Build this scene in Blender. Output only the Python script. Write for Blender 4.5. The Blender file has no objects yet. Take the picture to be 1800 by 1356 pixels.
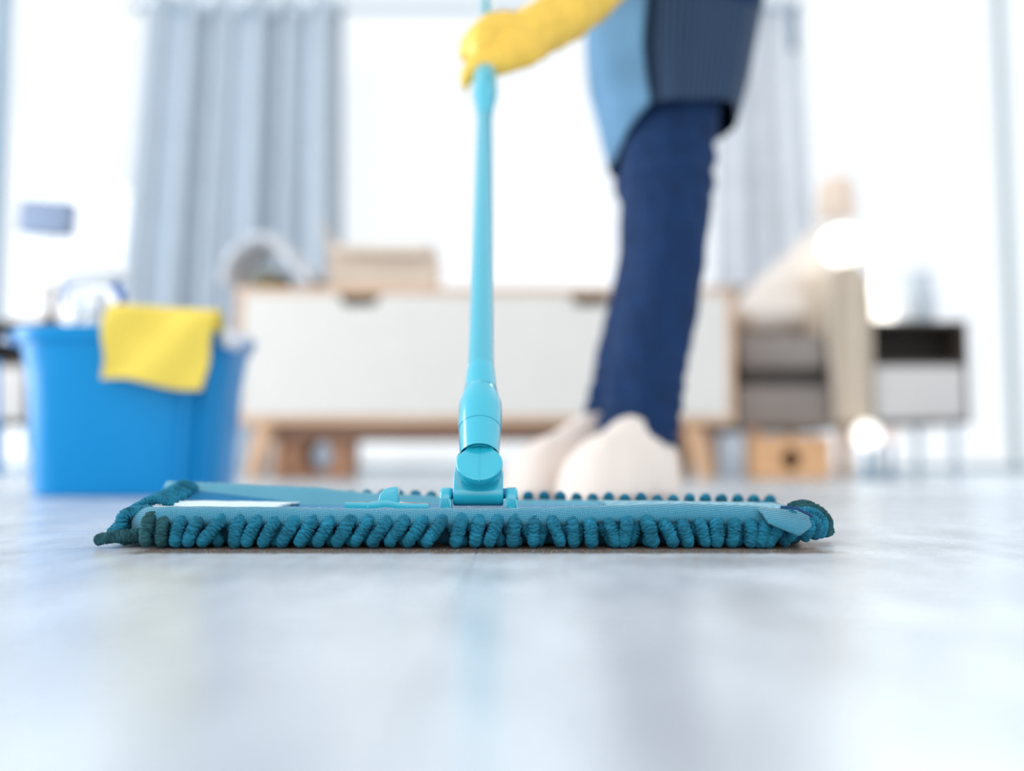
import bpy, bmesh, math, random
from mathutils import Vector, Matrix, noise
random.seed(7)
R = math.radians
C = bpy.context.scene.collection

# ------------------------------------------------------------------ camera, sky, sun, exposure
F = 1750.0                      # focal length in pixels of the 1800 x 1356 frame
PITCH = R(4.3)
CAM = Vector((0, 0, .054))
cd = bpy.data.cameras.new('camera')
cam = bpy.data.objects.new('camera', cd); C.objects.link(cam)
cd.sensor_width = 36; cd.lens = 36 * F / 1800; cd.clip_start = .01; cd.clip_end = 200
cam.location = CAM; cam.rotation_euler = (R(90) + PITCH, 0, 0)
cd.dof.use_dof = True; cd.dof.focus_distance = .635; cd.dof.aperture_fstop = 2.05
bpy.context.scene.camera = cam
w = bpy.data.worlds.new('World'); bpy.context.scene.world = w; w.use_nodes = True
bg = w.node_tree.nodes['Background']
bg.inputs[0].default_value = (.90, .95, 1, 1); bg.inputs[1].default_value = 1.15
sun = bpy.data.lights.new('sun', 'SUN'); sun.energy = .5; sun.angle = R(12); sun.color = (1, .93, .82)
so = bpy.data.objects.new('sun', sun); C.objects.link(so)
so.rotation_euler = Vector((-.40, -.85, -.62)).to_track_quat('-Z', 'Y').to_euler()
al = bpy.data.lights.new('left_window_daylight', 'AREA'); al.shape = 'RECTANGLE'; al.size = 2.6; al.size_y = 2.1; al.energy = 125; al.color = (.93, .97, 1)
ao = bpy.data.objects.new('left_window_daylight', al); C.objects.link(ao)
ao.location = (-3.50, 1.7, 1.2); ao.rotation_euler = (0, R(-90), 0)
rl = bpy.data.lights.new('rear_fill_light', 'AREA'); rl.shape = 'RECTANGLE'; rl.size = 3.6; rl.size_y = 2.2; rl.energy = 28; rl.color = (1, .985, .96)  # unseen fill lamp added behind the camera to brighten the fronts
ro_ = bpy.data.objects.new('rear_fill_light', rl); C.objects.link(ro_)
ro_.location = (0, -1.9, 1.4); ro_.rotation_euler = (R(90), 0, 0)
vs = bpy.context.scene.view_settings
vs.view_transform = 'Standard'; vs.look = 'None'; vs.gamma = 1; vs.exposure = 0; vs.use_curve_mapping = False

# ------------------------------------------------------------------ helpers
def P(px, py, d):
    """world point on the photo's line of sight (px, py) at world distance y = d"""
    x, u = (px - 900) / F, -(py - 678) / F
    dy = math.cos(PITCH) - u * math.sin(PITCH); dz = math.sin(PITCH) + u * math.cos(PITCH)
    k = d / dy
    return Vector((x * k, d, CAM.z + dz * k))
def Z(py, d): return P(900, py, d).z
def X(px, d, py=678): return P(px, py, d).x

MATS = {}
def srgb(c):
    return tuple(((v / 255) / 12.92 if v <= 10 else (((v / 255) + .055) / 1.055) ** 2.4) for v in c) + (1,)
def mat(name, col, rough=.5, metal=0, var=.06, scale=8, bump=0, bscale=200, sheen=0, spec=.5, coat=0, trans=0, ior=1.45, sss=0, emit=0, transl=0):
    if name in MATS: return MATS[name]
    m = bpy.data.materials.new(name); m.use_nodes = True
    N, L = m.node_tree.nodes, m.node_tree.links
    b = N['Principled BSDF']; I = b.inputs
    c = srgb(col)
    tc = N.new('ShaderNodeTexCoord')
    nt = N.new('ShaderNodeTexNoise'); nt.inputs['Scale'].default_value = scale; nt.inputs['Detail'].default_value = 4
    L.new(tc.outputs['Object'], nt.inputs['Vector'])
    rp = N.new('ShaderNodeValToRGB')
    rp.color_ramp.elements[0].position = .3; rp.color_ramp.elements[1].position = .7
    rp.color_ramp.elements[0].color = tuple(v * (1 - var) for v in c[:3]) + (1,)
    rp.color_ramp.elements[1].color = tuple(min(1, v * (1 + var)) for v in c[:3]) + (1,)
    L.new(nt.outputs['Fac'], rp.inputs['Fac']); L.new(rp.outputs['Color'], I['Base Color'])
    I['Roughness'].default_value = rough; I['Metallic'].default_value = metal
    I['Specular IOR Level'].default_value = spec; I['IOR'].default_value = ior
    I['Coat Weight'].default_value = coat; I['Coat Roughness'].default_value = .08
    I['Transmission Weight'].default_value = trans
    if sheen: I['Sheen Weight'].default_value = sheen; I['Sheen Roughness'].default_value = .4; L.new(rp.outputs['Color'], I['Sheen Tint'])
    if sss: I['Subsurface Weight'].default_value = sss; I['Subsurface Radius'].default_value = (.01, .008, .006)
    if emit: I['Emission Color'].default_value = c; I['Emission Strength'].default_value = emit
    if bump:
        n2 = N.new('ShaderNodeTexNoise'); n2.inputs['Scale'].default_value = bscale; n2.inputs['Detail'].default_value = 3
        L.new(tc.outputs['Object'], n2.inputs['Vector'])
        bp = N.new('ShaderNodeBump'); bp.inputs['Strength'].default_value = bump; bp.inputs['Distance'].default_value = 1 / bscale
        L.new(n2.outputs['Fac'], bp.inputs['Height']); L.new(bp.outputs['Normal'], I['Normal'])
    if transl:
        tr = N.new('ShaderNodeBsdfTranslucent'); L.new(rp.outputs['Color'], tr.inputs['Color'])
        mx = N.new('ShaderNodeMixShader'); mx.inputs[0].default_value = transl
        out = N['Material Output']; L.new(b.outputs[0], mx.inputs[1]); L.new(tr.outputs[0], mx.inputs[2]); L.new(mx.outputs[0], out.inputs[0])
    MATS[name] = m
    return m

def wood(name, c1, c2, rough=.5, axis='X', scale=3):
    m = bpy.data.materials.new(name); m.use_nodes = True
    N, L = m.node_tree.nodes, m.node_tree.links; b = N['Principled BSDF']
    tc = N.new('ShaderNodeTexCoord'); mp = N.new('ShaderNodeMapping')
    mp.inputs['Scale'].default_value = {'X': (1, 12, 12), 'Z': (12, 12, 1)}[axis]
    nt = N.new('ShaderNodeTexNoise'); nt.inputs['Scale'].default_value = scale; nt.inputs['Detail'].default_value = 6; nt.inputs['Distortion'].default_value = .6
    rp = N.new('ShaderNodeValToRGB'); rp.color_ramp.elements[0].color = srgb(c1); rp.color_ramp.elements[1].color = srgb(c2)
    rp.color_ramp.elements[0].position = .35; rp.color_ramp.elements[1].position = .65
    L.new(tc.outputs['Object'], mp.inputs[0]); L.new(mp.outputs[0], nt.inputs['Vector']); L.new(nt.outputs['Fac'], rp.inputs[0]); L.new(rp.outputs[0], b.inputs['Base Color'])
    b.inputs['Roughness'].default_value = rough
    return m

def link(name, me, m, parent=None, smooth=True):
    o = bpy.data.objects.new(name, me); C.objects.link(o)
    if m: me.materials.clear(); me.materials.append(m)
    if smooth:
        for p in me.polygons: p.use_smooth = True
    if parent: o.parent = parent; o.matrix_parent_inverse = parent.matrix_world.inverted()
    return o
def tag(o, label=None, cat=None, group=None, kind=None):
    for k, v in (('label', label), ('category', cat), ('group', group), ('kind', kind)):
        if v: o[k] = v
    return o
def empty(name, loc):
    o = bpy.data.objects.new(name, None); C.objects.link(o); o.location = loc; o.empty_display_size = .05
    bpy.context.view_layer.update()
    return o
class MB:
    def __init__(s): s.v = []; s.f = []
    def add(s, vs, fs):
        k = len(s.v); s.v += [tuple(v) for v in vs]; s.f += [tuple(i + k for i in f) for f in fs]; return s
    def box(s, a, b, bev=0, M=None):
        bm = bmesh.new(); bmesh.ops.create_cube(bm, size=1)
        c = [(a[i] + b[i]) / 2 for i in range(3)]; d = [abs(b[i] - a[i]) for i in range(3)]
        for v in bm.verts: v.co = Vector((v.co.x * d[0] + c[0], v.co.y * d[1] + c[1], v.co.z * d[2] + c[2]))
        if bev: bmesh.ops.bevel(bm, geom=bm.edges[:], offset=min(bev, min(d) * .45), segments=3, affect='EDGES', profile=.5)
        if M is not None: bmesh.ops.transform(bm, matrix=M, verts=bm.verts)
        bm.verts.index_update()
        s.add([v.co.copy() for v in bm.verts], [[v.index for v in f.verts] for f in bm.faces]); bm.free(); return s
    def loft(s, rings, closed=True, caps=True):
        n = len(rings[0]); vs = [p for r in rings for p in r]; fs = []
        for i in range(len(rings) - 1):
            for j in range(n if closed else n - 1):
                a, b = i * n + j, i * n + (j + 1) % n
                fs.append((a, b, b + n, a + n))
        if caps and closed:
            fs.append(tuple(range(n - 1, -1, -1))); fs.append(tuple((len(rings) - 1) * n + j for j in range(n)))
        return s.add(vs, fs)
    def lathe(s, base, axis, prof, seg=40, caps=True, ph=0, ex=1.0):
        """prof = [(t, r)] along axis from base"""
        ax = Vector(axis).normalized(); ux = ax.orthogonal().normalized()
        if abs(ax.x) < .9: ux = (Vector((1, 0, 0)) - ax * ax.x).normalized()
        uy = ax.cross(ux)
        rings = [[Vector(base) + ax * t + ux * (r * math.cos(2 * math.pi * j / seg + ph)) + uy * (r * ex * math.sin(2 * math.pi * j / seg + ph)) for j in range(seg)] for t, r in prof]
        return s.loft(rings, True, caps)
    def tube(s, pts, rad, seg=12, caps=True):
        pts = [Vector(p) for p in pts]; rads = rad if isinstance(rad, (list, tuple)) else [rad] * len(pts)
        rings = []; u = None
        for i, p in enumerate(pts):
            t = (pts[min(i + 1, len(pts) - 1)] - pts[max(i - 1, 0)]).normalized()
            u = t.orthogonal().normalized() if u is None else (u - t * u.dot(t)).normalized()
            v = t.cross(u)
            rings.append([p + (u * math.cos(2 * math.pi * j / seg) + v * math.sin(2 * math.pi * j / seg)) * rads[i] for j in range(seg)])
        return s.loft(rings, True, caps)
    def ball(s, c, r, sub=3, sc=(1, 1, 1)):
        bm = bmesh.new(); bmesh.ops.create_icosphere(bm, subdivisions=sub, radius=1)
        rr = r if isinstance(r, (tuple, list)) else (r, r, r)
        vs = [Vector(c) + Vector((v.co.x * rr[0] * sc[0], v.co.y * rr[1] * sc[1], v.co.z * rr[2] * sc[2])) for v in bm.verts]
        bm.verts.index_update(); s.add(vs, [[v.index for v in f.verts] for f in bm.faces]); bm.free(); return s
    def mesh(s, name):
        me = bpy.data.meshes.new(name); me.from_pydata(s.v, [], s.f); me.validate(); me.update()
        bm = bmesh.new(); bm.from_mesh(me); bmesh.ops.recalc_face_normals(bm, faces=bm.faces); bm.to_mesh(me); bm.free()
        return me
    def build(s, name, m, parent=None, smooth=True, auto=True):
        me = s.mesh(name); o = link(name, me, m, parent, smooth)
        if smooth and auto: me.set_sharp_from_angle(angle=R(38))
        return o
def sheet(fn, nu, nv, th=0):
    """grid sheet fn(u,v) -> point, optional thickness th along the normal"""
    pts = [[Vector(fn(i / nu, j / nv)) for j in range(nv + 1)] for i in range(nu + 1)]
    mb = MB(); W = nv + 1
    vs = [p for r in pts for p in r]; fs = [(i * W + j, i * W + j + 1, (i + 1) * W + j + 1, (i + 1) * W + j) for i in range(nu) for j in range(nv)]
    if th:
        nn = []
        for i in range(nu + 1):
            for j in range(nv + 1):
                a = pts[min(i + 1, nu)][j] - pts[max(i - 1, 0)][j]; b = pts[i][min(j + 1, nv)] - pts[i][max(j - 1, 0)]
                n = a.cross(b); nn.append(n.normalized() if n.length > 1e-12 else Vector((0, 0, 1)))
        k = len(vs); vs = vs + [v - n * th for v, n in zip(vs, nn)]
        fs += [tuple(i + k for i in reversed(f)) for f in fs]
        bd = [i * W for i in range(nu + 1)] + [nu * W + j for j in range(1, nv + 1)] + [i * W + nv for i in range(nu - 1, -1, -1)] + [j for j in range(nv - 1, 0, -1)]
        for a, b in zip(bd, bd[1:] + bd[:1]): fs.append((a, b, b + k, a + k))
    return mb.add(vs, fs)
def spline(pts, n):
    pts = [Vector(p) for p in pts]; out = []
    q = [pts[0] * 2 - pts[1]] + pts + [pts[-1] * 2 - pts[-2]]
    m = len(pts) - 1
    for k in range(n + 1):
        t = k / n * m; i = min(int(t), m - 1); t -= i
        a, b, c, d = q[i:i + 4]
        out.append(.5 * ((2 * b) + (c - a) * t + (2 * a - 5 * b + 4 * c - d) * t * t + (3 * b - a - 3 * c + d) * t ** 3))
    return out
def lerp(xs, ys, x):
    if x <= xs[0]: return ys[0]
    for i in range(len(xs) - 1):
        if x <= xs[i + 1]:
            t = (x - xs[i]) / (xs[i + 1] - xs[i]); return ys[i] * (1 - t) + ys[i + 1] * t
    return ys[-1]
def capsules(name, segs, balls, vox, smooth_it=6):
    """one continuous surface out of tapered limbs (a, ra, b, rb) and ellipsoids (c, (rx,ry,rz))"""
    mb = MB()
    for a, ra, b, rb in segs:
        a, b = Vector(a), Vector(b); n = max(3, int((b - a).length / (min(ra, rb) * .35)))
        n = min(n, 24)
        for i in range(n + 1):
            t = i / n; mb.ball(a.lerp(b, t), ra * (1 - t) + rb * t, 2)
    for c, r in balls: mb.ball(c, r, 3)
    me = mb.mesh(name); o = bpy.data.objects.new(name, me); C.objects.link(o)
    md = o.modifiers.new('r', 'REMESH'); md.mode = 'VOXEL'; md.voxel_size = vox
    ms = o.modifiers.new('s', 'SMOOTH'); ms.iterations = smooth_it; ms.factor = .5
    dg = bpy.context.evaluated_depsgraph_get(); ev = o.evaluated_get(dg)
    res = bpy.data.meshes.new_from_object(ev); res.name = name
    bpy.data.objects.remove(o); bpy.data.meshes.remove(me)
    return res

# ------------------------------------------------------------------ setting
def floor_mat():
    m = bpy.data.materials.new('glossy_dark_tile'); m.use_nodes = True
    N, L = m.node_tree.nodes, m.node_tree.links; b = N['Principled BSDF']; I = b.inputs
    geo = N.new('ShaderNodeNewGeometry')
    mp = N.new('ShaderNodeMapping'); mp.inputs['Scale'].default_value = (1, .35, 1); L.new(geo.outputs['Position'], mp.inputs[0])
    nt = N.new('ShaderNodeTexNoise'); nt.inputs['Scale'].default_value = 26; nt.inputs['Detail'].default_value = 7; nt.inputs['Roughness'].default_value = .65
    L.new(mp.outputs[0], nt.inputs['Vector'])
    rp = N.new('ShaderNodeValToRGB'); e = rp.color_ramp.elements
    e[0].position = .35; e[0].color = srgb((184, 186, 190)); e[1].position = .7; e[1].color = srgb((222, 226, 232))
    L.new(nt.outputs['Fac'], rp.inputs[0])
    # mop's shade and reflection painted brown under and just before the pad
    def math_(op, a, b_, clamp=False):
        q = N.new('ShaderNodeMath'); q.operation = op; q.use_clamp = clamp
        for k_, v_ in enumerate((a, b_)):
            if hasattr(v_, 'name'): L.new(v_, q.inputs[k_])
            else: q.inputs[k_].default_value = v_
        return q.outputs[0]
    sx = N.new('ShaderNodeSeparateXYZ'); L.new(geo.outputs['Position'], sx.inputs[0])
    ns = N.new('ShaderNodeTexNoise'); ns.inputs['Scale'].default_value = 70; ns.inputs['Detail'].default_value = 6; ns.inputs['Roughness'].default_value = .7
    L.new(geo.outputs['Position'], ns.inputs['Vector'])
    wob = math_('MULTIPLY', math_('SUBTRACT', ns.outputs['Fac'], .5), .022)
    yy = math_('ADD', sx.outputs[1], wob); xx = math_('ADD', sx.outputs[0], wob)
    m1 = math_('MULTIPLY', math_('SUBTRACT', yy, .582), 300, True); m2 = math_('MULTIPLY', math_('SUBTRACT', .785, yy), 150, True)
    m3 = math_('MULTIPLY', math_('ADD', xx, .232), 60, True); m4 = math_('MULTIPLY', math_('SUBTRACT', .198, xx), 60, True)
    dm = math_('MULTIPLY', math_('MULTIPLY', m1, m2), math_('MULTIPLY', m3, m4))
    # a fainter brown blotch left of the tile joint
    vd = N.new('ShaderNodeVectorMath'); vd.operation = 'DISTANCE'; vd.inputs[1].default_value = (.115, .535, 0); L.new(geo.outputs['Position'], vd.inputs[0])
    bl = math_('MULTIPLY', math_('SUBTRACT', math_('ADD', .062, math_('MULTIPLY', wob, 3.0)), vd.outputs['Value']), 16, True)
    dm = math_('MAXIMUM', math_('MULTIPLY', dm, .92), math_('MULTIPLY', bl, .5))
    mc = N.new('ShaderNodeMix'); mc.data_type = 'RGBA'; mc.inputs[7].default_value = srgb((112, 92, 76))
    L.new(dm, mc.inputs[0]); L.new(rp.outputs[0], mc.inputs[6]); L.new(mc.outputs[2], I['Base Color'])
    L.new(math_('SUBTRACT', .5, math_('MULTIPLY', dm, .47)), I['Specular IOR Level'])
    n2 = N.new('ShaderNodeTexNoise'); n2.inputs['Scale'].default_value = 9; n2.inputs['Detail'].default_value = 8; n2.inputs['Roughness'].default_value = .6
    L.new(geo.outputs['Position'], n2.inputs['Vector'])
    r2 = N.new('ShaderNodeMapRange'); r2.inputs[1].default_value = .35; r2.inputs[2].default_value = .7; r2.inputs[3].default_value = .20; r2.inputs[4].default_value = .32
    L.new(n2.outputs['Fac'], r2.inputs[0]); L.new(r2.outputs[0], I['Roughness'])
    I['IOR'].default_value = 5.0; I['Specular Tint'].default_value = (.80, .91, 1, 1)
    n3 = N.new('ShaderNodeTexNoise'); n3.inputs['Scale'].default_value = 420; n3.inputs['Detail'].default_value = 4
    L.new(geo.outputs['Position'], n3.inputs['Vector'])
    bp = N.new('ShaderNodeBump'); bp.inputs['Strength'].default_value = .12; bp.inputs['Distance'].default_value = .0006
    L.new(n3.outputs['Fac'], bp.inputs['Height']); L.new(bp.outputs[0], I['Normal'])
    return m
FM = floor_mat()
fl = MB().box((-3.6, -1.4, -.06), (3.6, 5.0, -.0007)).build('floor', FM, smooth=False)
tag(fl, 'dark glossy tiled floor under the mop', kind='structure')
TS = .6; proto = None
for i in range(-6, 6):
    for j in range(-3, 9):
        x0, y0 = i * TS - .021, j * TS + .362 - .6 * 0
        x0b, x1b = max(x0 + .0003, -3.6), min(x0 + TS - .0003, 3.6); y0b, y1b = max(y0 + .0003, -1.4), min(y0 + TS - .0003, 5.0)
        if x1b - x0b < .05 or y1b - y0b < .05: continue
        full = (x1b - x0b > TS - .01) and (y1b - y0b > TS - .01)
        if full and proto:
            o = bpy.data.objects.new('tile', proto); C.objects.link(o); o.location = (x0, y0, 0); o.parent = fl
        elif full:
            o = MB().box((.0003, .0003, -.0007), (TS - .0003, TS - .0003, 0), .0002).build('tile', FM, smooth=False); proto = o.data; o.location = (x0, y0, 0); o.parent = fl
        else:
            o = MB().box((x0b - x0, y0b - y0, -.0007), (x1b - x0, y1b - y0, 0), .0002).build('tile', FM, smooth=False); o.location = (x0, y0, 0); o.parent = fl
tag(MB().box((-14, 5.16, -.12), (14, 30, -.03)).build('ground', mat('terrace_concrete', (225, 224, 220), .8), smooth=False), 'pale terrace outside the windows', kind='structure')
wallm = mat('white_wall_paint', (238, 238, 236), .6, var=.02)
YW = 4.85
tag(MB().box((-3.75, -1.4, -.06), (-3.6, 5.0, 2.9)).build('wall_left', wallm, smooth=False), 'white side wall', kind='structure')
tag(MB().box((3.6, -1.4, -.06), (3.75, 5.0, 2.9)).build('wall_right', wallm, smooth=False), 'white side wall', kind='structure')
tag(MB().box((-3.6, 4.8, 2.5), (3.6, 5.0, 2.9)).build('wall_back', wallm, smooth=False), 'white wall strip above the tall windows', kind='structure')
frm = mat('grey_window_frame', (128, 160, 182), .4, var=.03)
frl = mat('pale_window_frame', (168, 184, 190), .4, var=.03)
glass = bpy.data.materials.new('window_glass'); glass.use_nodes = True
N, L = glass.node_tree.nodes, glass.node_tree.links
tr = N.new('ShaderNodeBsdfTransparent'); gl = N.new('ShaderNodeBsdfGlossy'); gl.inputs['Roughness'].default_value = .02
mx = N.new('ShaderNodeMixShader'); mx.inputs[0].default_value = .05
L.new(tr.outputs[0], mx.inputs[1]); L.new(gl.outputs[0], mx.inputs[2]); L.new(mx.outputs[0], N['Material Output'].inputs[0])
xs = [-3.6, X(-20, YW), -1.25, 1.1, X(1780, YW), 3.6]
for k in range(5):
    a, b = xs[k], xs[k + 1]
    wn = MB(); tb = .011 if k in (3, 4) else .026
    wn.box((a, YW - .03, .0), (b, YW + .03, .03), .004).box((a, YW - .03, 2.44), (b, YW + .03, 2.5), .004)
    wn.box((a, YW - .03, .03), (a + tb, YW + .03, 2.44), .003).box((b - tb, YW - .03, .03), (b, YW + .03, 2.44), .003)
    wo = wn.build('window_%d' % (k + 1), frm if k < 2 else frl)
    tag(wo, 'tall sliding window pane bay', kind='structure')
    MB().box((a + tb, YW - .003, .03), (b - tb, YW + .003, 2.44)).build('window_pane', glass, wo, smooth=False)

# ------------------------------------------------------------------ curtains
def curtain(label, tl, tr_, bl, br, d, m, nf, seed, grommets):
    ztop = Z(-8, d); root = empty('curtain', ((X(tl, d) + X(tr_, d)) / 2, d, .0))
    tag(root, label, 'curtain')
    rnd = random.Random(seed); ph = [rnd.uniform(-.5, .5) for _ in range(20)]
    xtl, xtr, xbl, xbr = X(tl, d, 0), X(tr_, d, 0), X(bl, d, 480), X(br, d, 480)
    def fn(u, v):
        z = ztop * (1 - v) + .012 * v
        k = min(1.25, (ztop - z) / (ztop - Z(480, d)))
        xl, xr = xtl + (xbl - xtl) * k ** 1.15, xtr + (xbr - xtr) * k ** 1.15
        uu = u + .012 * math.sin(u * 17 + seed)
        a = 2 * math.pi * nf * uu + .5 * math.sin(5.1 * u + seed) + .25 * v * math.sin(9 * u + 2 * seed)
        amp = .056 * (1 + .35 * math.sin(3.3 * u * nf + seed)) * (1 + .2 * v)
        return (xl + (xr - xl) * u + .012 * math.sin(2 * a), d + amp * math.sin(a) + .012 * math.sin(2.7 * a + 1) * v, z + .006 * math.cos(a))
    sheet(fn, 160, 30, .002).build('fabric_panel', m, root, auto=False)
    ring = mat('polished_ring', (225, 232, 240), .12, metal=1, var=.01)
    for gx in grommets:
        c = Vector((X(gx, d, 16), d - .05, Z(17, d)))
        mb = MB(); pts = [c + Vector((.026 * math.cos(t), .0, .026 * math.sin(t))) for t in [2 * math.pi * k / 24 for k in range(25)]]
        mb.tube(pts, .009, 8, False); mb.build('eyelet_ring', ring, root)
    return root
curtain('grey blue eyelet curtain hanging behind the blue bucket', 246, 606, 200, 606, 4.4, mat('grey_blue_curtain', (190, 200, 210), .8, var=.03, sheen=.05, transl=.06), 6.5, 1, (268, 363, 421, 483, 537, 585))
curtain('pale grey curtain hanging behind the armchair', 1262, 1408, 1262, 1438, 4.4, mat('pale_curtain', (240, 242, 245), .8, var=.03, transl=.5), 3.5, 5, (1290, 1330, 1372))
rod = MB(); zr = Z(14, 4.4)
rod.tube([(X(225, 4.4), 4.4, zr), (X(1412, 4.4), 4.4, zr)], .013, 16)
ro = empty('curtain_rod', (0, 4.4, zr)); tag(ro, 'long steel curtain rod above the windows', 'curtain rod')
rod.build('pole', mat('brushed_rod', (150, 175, 190), .3, metal=.8), ro)
for px in (225, 1412):
    MB().ball((X(px, 4.4), 4.4, zr), (.026, .022, .022)).build('finial', mat('dark_teal_metal', (40, 92, 118), .4), ro)
    MB().box((X(px, 4.4) + (.02 if px < 900 else -.035), 4.4, zr - .015), (X(px, 4.4) + (.04 if px < 900 else -.015), 4.82, zr + .015), .004).build('bracket', MATS['dark_teal_metal'], ro)
tb_ = MB().box((X(1399, 4.34), 4.31, Z(92, 4.34)), (X(1411, 4.34), 4.335, Z(20, 4.34)), .004)
tie = tb_.build('curtain_tieback', MATS['dark_teal_metal']); tag(tie, 'dark teal strap hanging at the top edge of the pale curtain', 'tieback')

# ------------------------------------------------------------------ low white cabinet
oak = wood('light_oak', (205, 165, 132), (222, 188, 158), .5)
oakz = wood('light_oak_leg', (205, 160, 122), (224, 184, 148), .5, 'Z')
white = mat('white_lacquer', (219, 214, 207), .45, var=.015)
DC = 2.85
cab = empty('cabinet', (X(850, DC), DC + .2, 0)); tag(cab, 'low white cabinet with oak edges and slanted legs behind the mop handle', 'cabinet')
xl, xr = X(412, DC), X(1292, DC); zt, zb = Z(506, DC), Z(745, DC); dep = .38
body = MB()
body.box((xl, DC, zt - .018), (xr, DC + dep, zt), .003).box((xl, DC, zb), (xr, DC + dep, zb + .022), .003)
body.box((xl, DC, zb + .022), (xl + .02, DC + dep, zt - .018), .002).box((xr - .02, DC, zb + .022), (xr, DC + dep, zt - .018), .002)
body.box((xl + .02, DC + dep - .012, zb + .022), (xr - .02, DC + dep, zt - .018))
body.build('carcass', oak, cab)
xm = (xl + xr) / 2
for a, b, nx in ((xl + .022, xm - .002, X(630, DC)), (xm + .002, xr - .022, X(1040, DC))):
    z0, z1 = zb + .024, zt - .02; hw = .062; nd = .034
    o = MB(); out = [(a, z0), (b, z0), (b, z1), (nx + hw, z1), (nx + hw - .012, z1 - nd + .008), (nx + hw - .022, z1 - nd), (nx - hw + .022, z1 - nd), (nx - hw + .012, z1 - nd + .008), (nx - hw, z1), (a, z1)]
    n = len(out)
    o.add([(x, DC + .001, z) for x, z in out] + [(x, DC + .019, z) for x, z in out], [tuple(range(n)), tuple(range(2 * n - 1, n - 1, -1))] + [(i, (i + 1) % n, (i + 1) % n + n, i + n) for i in range(n)])
    dr = o.build('drawer', white, cab, smooth=False)
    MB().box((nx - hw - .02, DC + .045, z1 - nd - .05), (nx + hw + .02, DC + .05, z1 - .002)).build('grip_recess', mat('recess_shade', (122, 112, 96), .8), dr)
shade_strips = MB().box((xl + .06, DC + .05, zb - .045), (xr - .06, DC + .075, zb), .002).box((xl + .06, DC + dep - .075, zb - .045), (xr - .06, DC + dep - .05, zb), .002)  # brown strips stand in for the dark shadow under the cabinet
shade_strips.build('underside_shade', wood('brown_underside_shade', (128, 96, 78), (150, 112, 90), .6), cab)
for px, sx in ((455, -1), (1222, 1)):
    for dy in (.05, dep - .07):
        tx = X(px, DC) + (.012 if sx < 0 else 0)
        MB().tube([(tx, DC + dy, zb), (tx + sx * .035, DC + dy + (-.015 if dy < .1 else .015), 0)], [.032, .020], 16).build('leg', oakz, cab)

# things on the cabinet
card = mat('kraft_card', (214, 196, 178), .8, var=.03)
bx = empty('cardboard_box', (X(665, DC + .12), DC + .2, zt)); tag(bx, 'tan cardboard box with one raised flap on the white cabinet', 'box')
d0 = DC + .04
x0, x1 = X(572, d0), X(762, d0); bz = Z(432, d0)
b = MB(); t = .004; dp = .26
b.box((x0, d0, zt), (x1, d0 + t, bz)).box((x0, d0 + dp - t, zt), (x1, d0 + dp, bz)).box((x0, d0 + t, zt), (x0 + t, d0 + dp - t, bz)).box((x1 - t, d0 + t, zt), (x1, d0 + dp - t, bz)).box((x0, d0 + t, zt), (x1, d0 + dp - t, zt + t))
b.build('box_body', card, bx, smooth=False)
fz = Z(388, d0)
MB().add([(x0, d0 + .01, bz), (x0, d0 + dp - .01, bz), (x0 - .035, d0 + dp - .03, fz), (x0 - .03, d0 + .04, fz + .01), (x0 + t, d0 + .01, bz), (x0 + t, d0 + dp - .01, bz), (x0 - .031, d0 + dp - .03, fz), (x0 - .026, d0 + .04, fz + .01)],
         [(0, 1, 2, 3), (7, 6, 5, 4), (0, 3, 7, 4), (1, 5, 6, 2), (2, 6, 7, 3), (0, 4, 5, 1)]).build('flap', card, bx, smooth=False)
MB().add([(x0 + .0, d0, bz), (x1, d0, bz), (x1 - .02, d0 - .05, bz - .035), (x0 + .02, d0 - .05, bz - .03), (x0, d0 + t, bz + t), (x1, d0 + t, bz + t), (x1 - .02, d0 - .05, bz - .031), (x0 + .02, d0 - .05, bz - .026)],
         [(0, 1, 2, 3), (7, 6, 5, 4), (0, 3, 7, 4), (1, 5, 6, 2), (2, 6, 7, 3), (0, 4, 5, 1)]).build('flap', card, bx, smooth=False)
d1 = DC + .1
pts = spline([(X(405, d1), d1, zt + .02), (X(412, d1), d1, Z(470, d1)), (X(440, d1), d1, Z(440, d1)), (X(474, d1), d1, Z(430, d1)), (X(505, d1), d1, Z(450, d1)), (X(530, d1), d1, Z(478, d1)), (X(556, d1), d1, zt + .02)], 30)
tg = MB()
rings = []
for i, p in enumerate(pts):
    t_ = (pts[min(i + 1, 30)] - pts[max(i - 1, 0)]).normalized(); n_ = Vector((-t_.z, 0, t_.x)) * -1
    rings.append([p + n_ * (.021 * math.cos(a)) + Vector((0, 1, 0)) * (.11 * math.sin(a) + .0) + n_ * .004 * math.sin(7 * a + i) for a in [2 * math.pi * k / 24 for k in range(24)]])
tg.loft(rings)
th = tg.build('folded_throw', mat('pale_grey_knit', (206, 208, 212), .9, var=.04, bump=.4, bscale=150)); tag(th, 'pale grey throw arched over an olive cushion on the cabinet', 'blanket')
cu = MB().ball((X(473, d1), d1, zt + .0345), (.062, .08, .034)).build('bolster', mat('olive_fabric', (128, 124, 104), .9)); tag(cu, 'small olive cushion tucked under the pale throw', 'cushion')

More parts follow.
